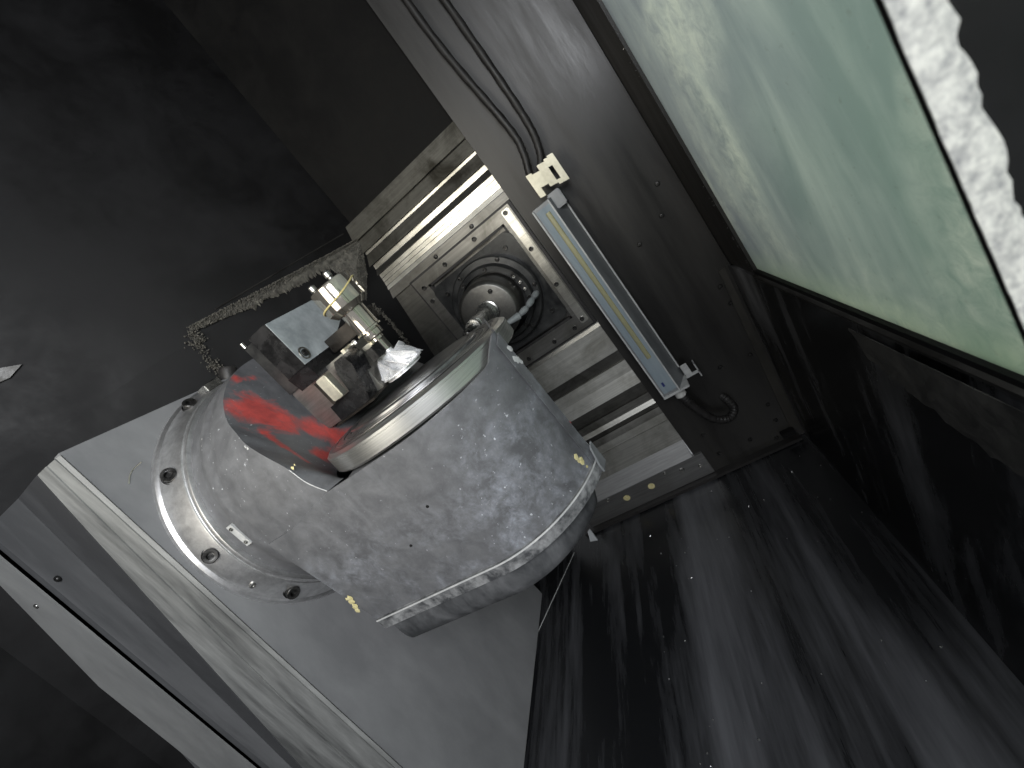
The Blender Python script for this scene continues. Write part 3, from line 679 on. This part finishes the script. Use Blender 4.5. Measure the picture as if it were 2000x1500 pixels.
# upper right-hand edge strip of the cover and the bent tab at its foot
obj('corner_strip', prism([W(.2245, -.128, .0), W(.2305, -.103, .012), W(.2305, -.103, -.285), W(.2245, -.128, -.285)], (.0015, -.001, 0)), M['body'], tt, bevel=.001)
obj('tab', prism([W(.2335, -.116, -.262), W(.237, -.104, -.256), W(.237, -.104, -.306), W(.231, -.128, -.312), W(.231, -.128, -.296)], (.003, .002, 0)), M['lamp'], tt, bevel=.001)
obj('hanging_clip', prism([(-.343, .652, -.511), (-.345, .652, -.540), (-.359, .652, -.536), (-.350, .652, -.514)], (0, .003, 0)), M['lamp'], tt)
def flake(name, mat, pts, r, n, flat):
    bm = bmesh.new(); rr = random.Random(len(name) + n)
    for k in range(n):
        t = rr.random(); f = t * (len(pts) - 1); i = min(int(f), len(pts) - 2)
        p = Vector(pts[i]).lerp(Vector(pts[i + 1]), f - i) + Vector((rr.uniform(-1, 1) * r * .9, 0, rr.uniform(-1, 1) * r * .9))
        d = Vector(flat).normalized(); q_ = bmesh.ops.create_icosphere(bm, subdivisions=1, radius=r * rr.uniform(.5, 1.1))
        for v in q_['verts']:
            c_ = Vector((v.co.x * rr.uniform(.7, 1.2), v.co.y * rr.uniform(.7, 1.2), v.co.z * rr.uniform(.7, 1.2))); c_ -= d * c_.dot(d) * .82; v.co = c_ + p
    return obj(name, bm, mat, tt)
def rim_pt(deg, z, off=.002): return W(.02 + (.212 + off) * math.cos(R(deg)), -.058 + (.212 + off) * math.sin(R(deg)), z)
flake('yellow_patch', M['yellowpaint'], [W(-.300, -.2712, -.212), W(-.296, -.2712, -.228), W(-.300, -.2712, -.246)], .0065, 13, (0, -1, 0))
flake('cream_patch', M['yellowpaint'], [rim_pt(-25, -.243), rim_pt(-23.5, -.258), rim_pt(-24.5, -.282)], .006, 12, (.9, -.42, 0))
flake('silver_patch', M['gasket'], [rim_pt(-13.5, -.022), rim_pt(-16, -.034), rim_pt(-14, -.050), rim_pt(-13, -.058)], .0075, 18, (.97, -.25, 0))
flake('red_mark', M['reddye'], [rim_pt(-12.6, -.200), rim_pt(-12.8, -.212), rim_pt(-12.6, -.226)], .0042, 9, (.97, -.25, 0))
for sx_, sz_ in ((-.085, -.178), (.003, -.128)):
    q_ = place('screw', TINYDARK, axis_frame(W(sx_, -.27, sz_), (0, -1, 0)), tt); q_.scale = (.38, .38, .38)
tg = obj('tag_plate', B(-.398, -.382, -.2745, -.2695, -.012, .040), M['gasket'], tt)
tg.location = tg.location  # seated below
me = tg.data
for v in me.vertices: pass
tg.location = Vector(W(-.372, -.266, .012)) - Vector(tt['o'])
for dz in (-.018, .018):
    s_ = place('screw', SMALLSTEEL, axis_frame(Vector(W(-.372, -.2685, .012 + dz)), (0, -1, 0)), tt); s_.scale = (.6, .6, .6)
# rotary disc
DCW = W(DC[0], DC[1], -.0135); DAX = (0, math.sin(R(3.4)), math.cos(R(3.4)))     # the disc leans back a little
dk = obj('rotary_disc', lathe([(.10, -.010), (DR - .004, -.010), (DR, -.006), (DR, .018), (DR - .0012, .0185), (DR - .0012, .0195), (DR, .020), (DR, .024), (DR - .008, .029), (DR - .010, .0295), (.1, .0296)], DCW, DAX, 160), M['rim'], tt, smooth=25)
pr_ = [(.2105, .0298), (.209, .0302), (.1965, .0306), (.196, .0285), (.1925, .0285), (.192, .0308), (.176, .0312), (.1755, .0285), (.1715, .0285), (.171, .0312), (.1605, .0315), (.160, .0275), (.1565, .0275), (.156, .0350), (.154, .0368), (.142, .0374), (.1415, .0358), (.138, .0358), (.1375, .0374), (.10, .0376), (0, .0376)]
obj('disc_top', lathe(pr_, DCW, DAX, 160), M['discface'], dk, smooth=25)

# ================================================================== clamping fixture on the disc
fx = thing('clamping_fixture', 'dark steel clamping fixture with a bluish block standing on the rotary disc', 'fixture', W(-.13, -.02, .0432))
def F(*a): return B(C0.x + a[0], C0.x + a[1], C0.y + a[2], C0.y + a[3], C0.z + a[4], C0.z + a[5])
obj('base_block', F(-.246, -.06, -.046, .09, .0434, .150), M['brushed'], fx, bevel=.002)
obj('riser_plate', F(-.248, -.186, -.050, .095, .1505, .279), M['flange'], fx, bevel=.002)
blk = obj('clamp_block', prism([W(-.13, -.088, .176), W(-.13, -.090, .280), W(-.13, .095, .280), W(-.13, .118, .215), W(-.13, .05, .185), W(-.13, .03, .176)], (-.054, 0, 0)), M['black'], fx, bevel=.0015)  # black body: the shade on its front is put into the colour
gf = obj('lit_face', prism([W(-.1302, -.0865, .1775), W(-.1302, -.0885, .2785), W(-.1302, .094, .2785), W(-.1302, .1165, .215), W(-.1302, .049, .1865), W(-.1302, .029, .1775)], (.0012, 0, 0)), M['block'], blk)  # added thin plate, coloured bright as the block's lit side
obj('counterbore_rim', lathe([(.0105, -.004), (.0105, .0012), (.0135, .0014), (.014, 0)], W(-.129, -.065, .196), (1, 0, 0), 24), M['brushed'], blk)
place('bolt', SMALLSOCKET, axis_frame(W(-.131, -.065, .196), (1, 0, 0)), blk)
obj('lower_block', prism([W(-.131, -.0855, .1755), W(-.131, -.078, .142), W(-.131, .07, .142), W(-.131, .07, .1755)], (-.058, 0, 0)), M['black'], fx, bevel=.001)
obj('upper_jaw', F(-.1295, -.012, .004, .055, .160, .192), M['jaw'], fx, bevel=.0015)
obj('jaw_shoe', F(-.052, -.030, -.022, .02, .124, .133), M['cream'], fx, bevel=.001)
obj('side_shoe', F(-.075, -.066, -.05, .0, .124, .155), M['cream'], fx, bevel=.001)
place('screw', SMALLSTEEL, axis_frame(W(-.062, -.012, .150), (.3, -1, .3)), fx)
jw = [(-.052, .123), (-.078, .048), (-.168, .046), (-.165, .082), (-.102, .085), (-.095, .126), (-.082, .146), (-.058, .146)]
obj('slant_jaw', prism([W(x, -.08, z) for x, z in jw], (.003, .05, 0)), M['black'], fx, bevel=.0012)
obj('jaw_tip', F(-.036, -.018, -.045, -.012, .098, .124), M['black'], fx, bevel=.001)
obj('foot_plate', F(-.17, -.055, -.098, -.01, .0434, .0475), M['jaw'], fx, bevel=.001)
obj('key_block', F(-.130, -.1025, -.102, -.0805, .087, .140), M['cream'], fx, bevel=.002)
obj('key_shade_side', F(-.140, -.1305, -.098, -.082, .084, .138), M['jaw'], fx, bevel=.001)  # the key's shaded face, put in as a dark piece beside it
obj('small_pin', lathe([(.004, 0), (.004, .012), (0, .013)], W(-.243, -.048, .279), (0, 0, 1), 12), M['boltsteel'], fx)

# workpiece
SX, SY = -.022, .0
wp = thing('turbine_workpiece', 'chrome stepped shaft with a bright bladed wheel at its foot', 'workpiece', W(SX, SY, .0432))
O = W(SX, SY, 0)
obj('shaft', lathe([(.0, .095), (.0078, .095), (.0078, .124), (.0105, .1245), (.0145, .126), (.0145, .132), (.0135, .1335), (.0205, .134), (.0215, .136), (.0215, .147), (.0200, .1485), (.0200, .1505), (.0285, .151), (.0285, .1545), (.0260, .156), (.0258, .1995), (.0265, .2015), (.034, .203), (.0445, .214), (.0450, .216), (.0450, .265), (.0438, .2675), (.030, .268), (.0295, .264), (.0, .264)], O, (0, 0, 1), 72), M['chrome'], wp, smooth=28)
for a in (205, -38):
    x, y = .030 * math.cos(R(a)), .030 * math.sin(R(a))
    obj('pin', lathe([(0, .022), (.005, .022), (.0075, .019), (.0075, .010), (.0052, .008), (.0052, 0), (0, 0)], (O[0] + x, O[1] + y, O[2] + .264), (0, 0, 1), 14), M['boltsteel'], wp)
ring_pts = []
for k in range(49):
    a = 2 * math.pi * k / 48; ring_pts.append((O[0] + .0468 * math.cos(a), O[1] + .0468 * math.sin(a), O[2] + .236 + .013 * math.cos(a - R(20)) + .004 * math.sin(2 * a)))
tag(obj('rubber_band', tube(ring_pts, .0018, 8, sub=1, cap=False), M['band']), 'thin yellow rubber band around the top of the chrome shaft', 'rubber band')
wh = obj('bladed_wheel', lathe([(0, .099), (.0085, .099), (.010, .094), (.013, .084), (.021, .070), (.034, .059), (.047, .0545), (.050, .0535), (.050, .0505), (.043, .0500), (.043, .0440), (0, .0440)], O, (0, 0, 1), 64), M['bright'], wp)
def blade_bm(a0, r_in=.0085, full=1.):
    rows = []
    for s in range(7):
        t = s / 6; row = []
        for q in range(8):
            u = q / 7                                          # u runs from the inlet (top) to the outlet (rim)
            rh = .011 + .037 * u ** 1.5; zh = .092 - .038 * u ** .6
            rt = .030 + .026 * u ** .9; zt = .098 * full - .036 * u
            r = rh * (1 - t) + rt * t; z = zh * (1 - t) + zt * t
            a = a0 + R(62) * u * (1 - .15 * t) + R(10) * t * math.sin(math.pi * u)
            row.append((O[0] + r * math.cos(a), O[1] + r * math.sin(a), O[2] + z))
        rows.append(row)
    return thicken(grid(rows), .0011)
for k in range(11):
    obj('blade', blade_bm(2 * math.pi * k / 11, full=1. if k % 2 else .9), M['bright'], wh, smooth=60)

# ================================================================== small loose things
bm = bmesh.new()
def chip(p, s):
    r_ = bmesh.ops.create_icosphere(bm, subdivisions=1, radius=s)
    for v in r_['verts']: v.co = Vector((v.co.x * random.uniform(.3, 1.3), v.co.y * random.uniform(.3, 1.3), v.co.z * random.uniform(.3, 1))) + Vector(p)
for k in range(60):
    y = random.uniform(.3, 1.45); chip((random.uniform(-.55, .10), y, -1.168), random.uniform(.0012, .0035))
for k in range(45):
    y = random.uniform(.5, 1.3); q = random.random() ** 2
    z = -.5 - .68 * q; chip(((rx(y) + .004) * (1 - q) + lower_x(y) * q - .003, y, z), random.uniform(.001, .0028))
for k in range(40):
    z = -.484 + 1.0 * random.random() ** 1.5; chip((rx(1.263) - .009, 1.263 + random.uniform(0, .012), z), random.uniform(.0008, .0020))
for k in range(50):
    t = random.random(); chip((-1.314 + random.uniform(-.014, .012), .52 + random.uniform(0, .02), .15 - .5 * t), random.uniform(.0012, .003))
tag(obj('metal_chips', bm, M['chip'], kind='stuff'), 'tiny bright metal chips scattered on the dark floor and walls', 'metal chips')
tag(obj('wire', tube([(-.86, 1.40, -1.168), (-.94, 1.235, -1.168), (-1.02, 1.07, -1.168)], .0012, 6, sub=3), M['gasket']), 'thin pale wire lying straight on the dark floor', 'wire')

# pale scratch on the column face, paint chips on the hub, pale scrap on the left wall
obj('scratch', tube([(-.9995, .635, .091), (-.9995, .617, .089), (-.9995, .602, .083), (-.9995, .589, .071)], .0011, 6, sub=4), M['cream'], colm)
for nm_, mt_, a_, b_, r_, n_ in (('paint_chip', M['gasket'], (-.857, .655, .049), (-.860, .645, .039), .0020, 5), ('paint_chip', M['gasket'], (-.735, .607, -.012), (-.727, .599, -.026), .0026, 7), ('rust_spot', M['yellowpaint'], (-.663, .577, -.088), (-.652, .579, -.083), .0026, 5)):
    a_, b_ = Vector(a_), Vector(b_); nn = (a_ - Vector((a_.x, AX[0], AX[1]))).normalized()
    flake(nm_, mt_, [tuple(a_), tuple(b_)], r_, n_, nn)
n_ = Vector((.742, -.67, 0))
scrap = [Vector(p) + n_ * .004 for p in ((-1.26, .623, .455), (-1.184, .711, .423), (-1.163, .735, .407), (-1.184, .711, .397), (-1.26, .623, .415))]
tag(obj('tape_scrap', prism([tuple(p) for p in scrap], n_ * .002), worn('dull_beige_tape', (.026, .024, .018), (.055, .051, .04), 30), bevel=.0005), 'dull beige scrap of tape on the dark left wall at the picture edge', 'tape')
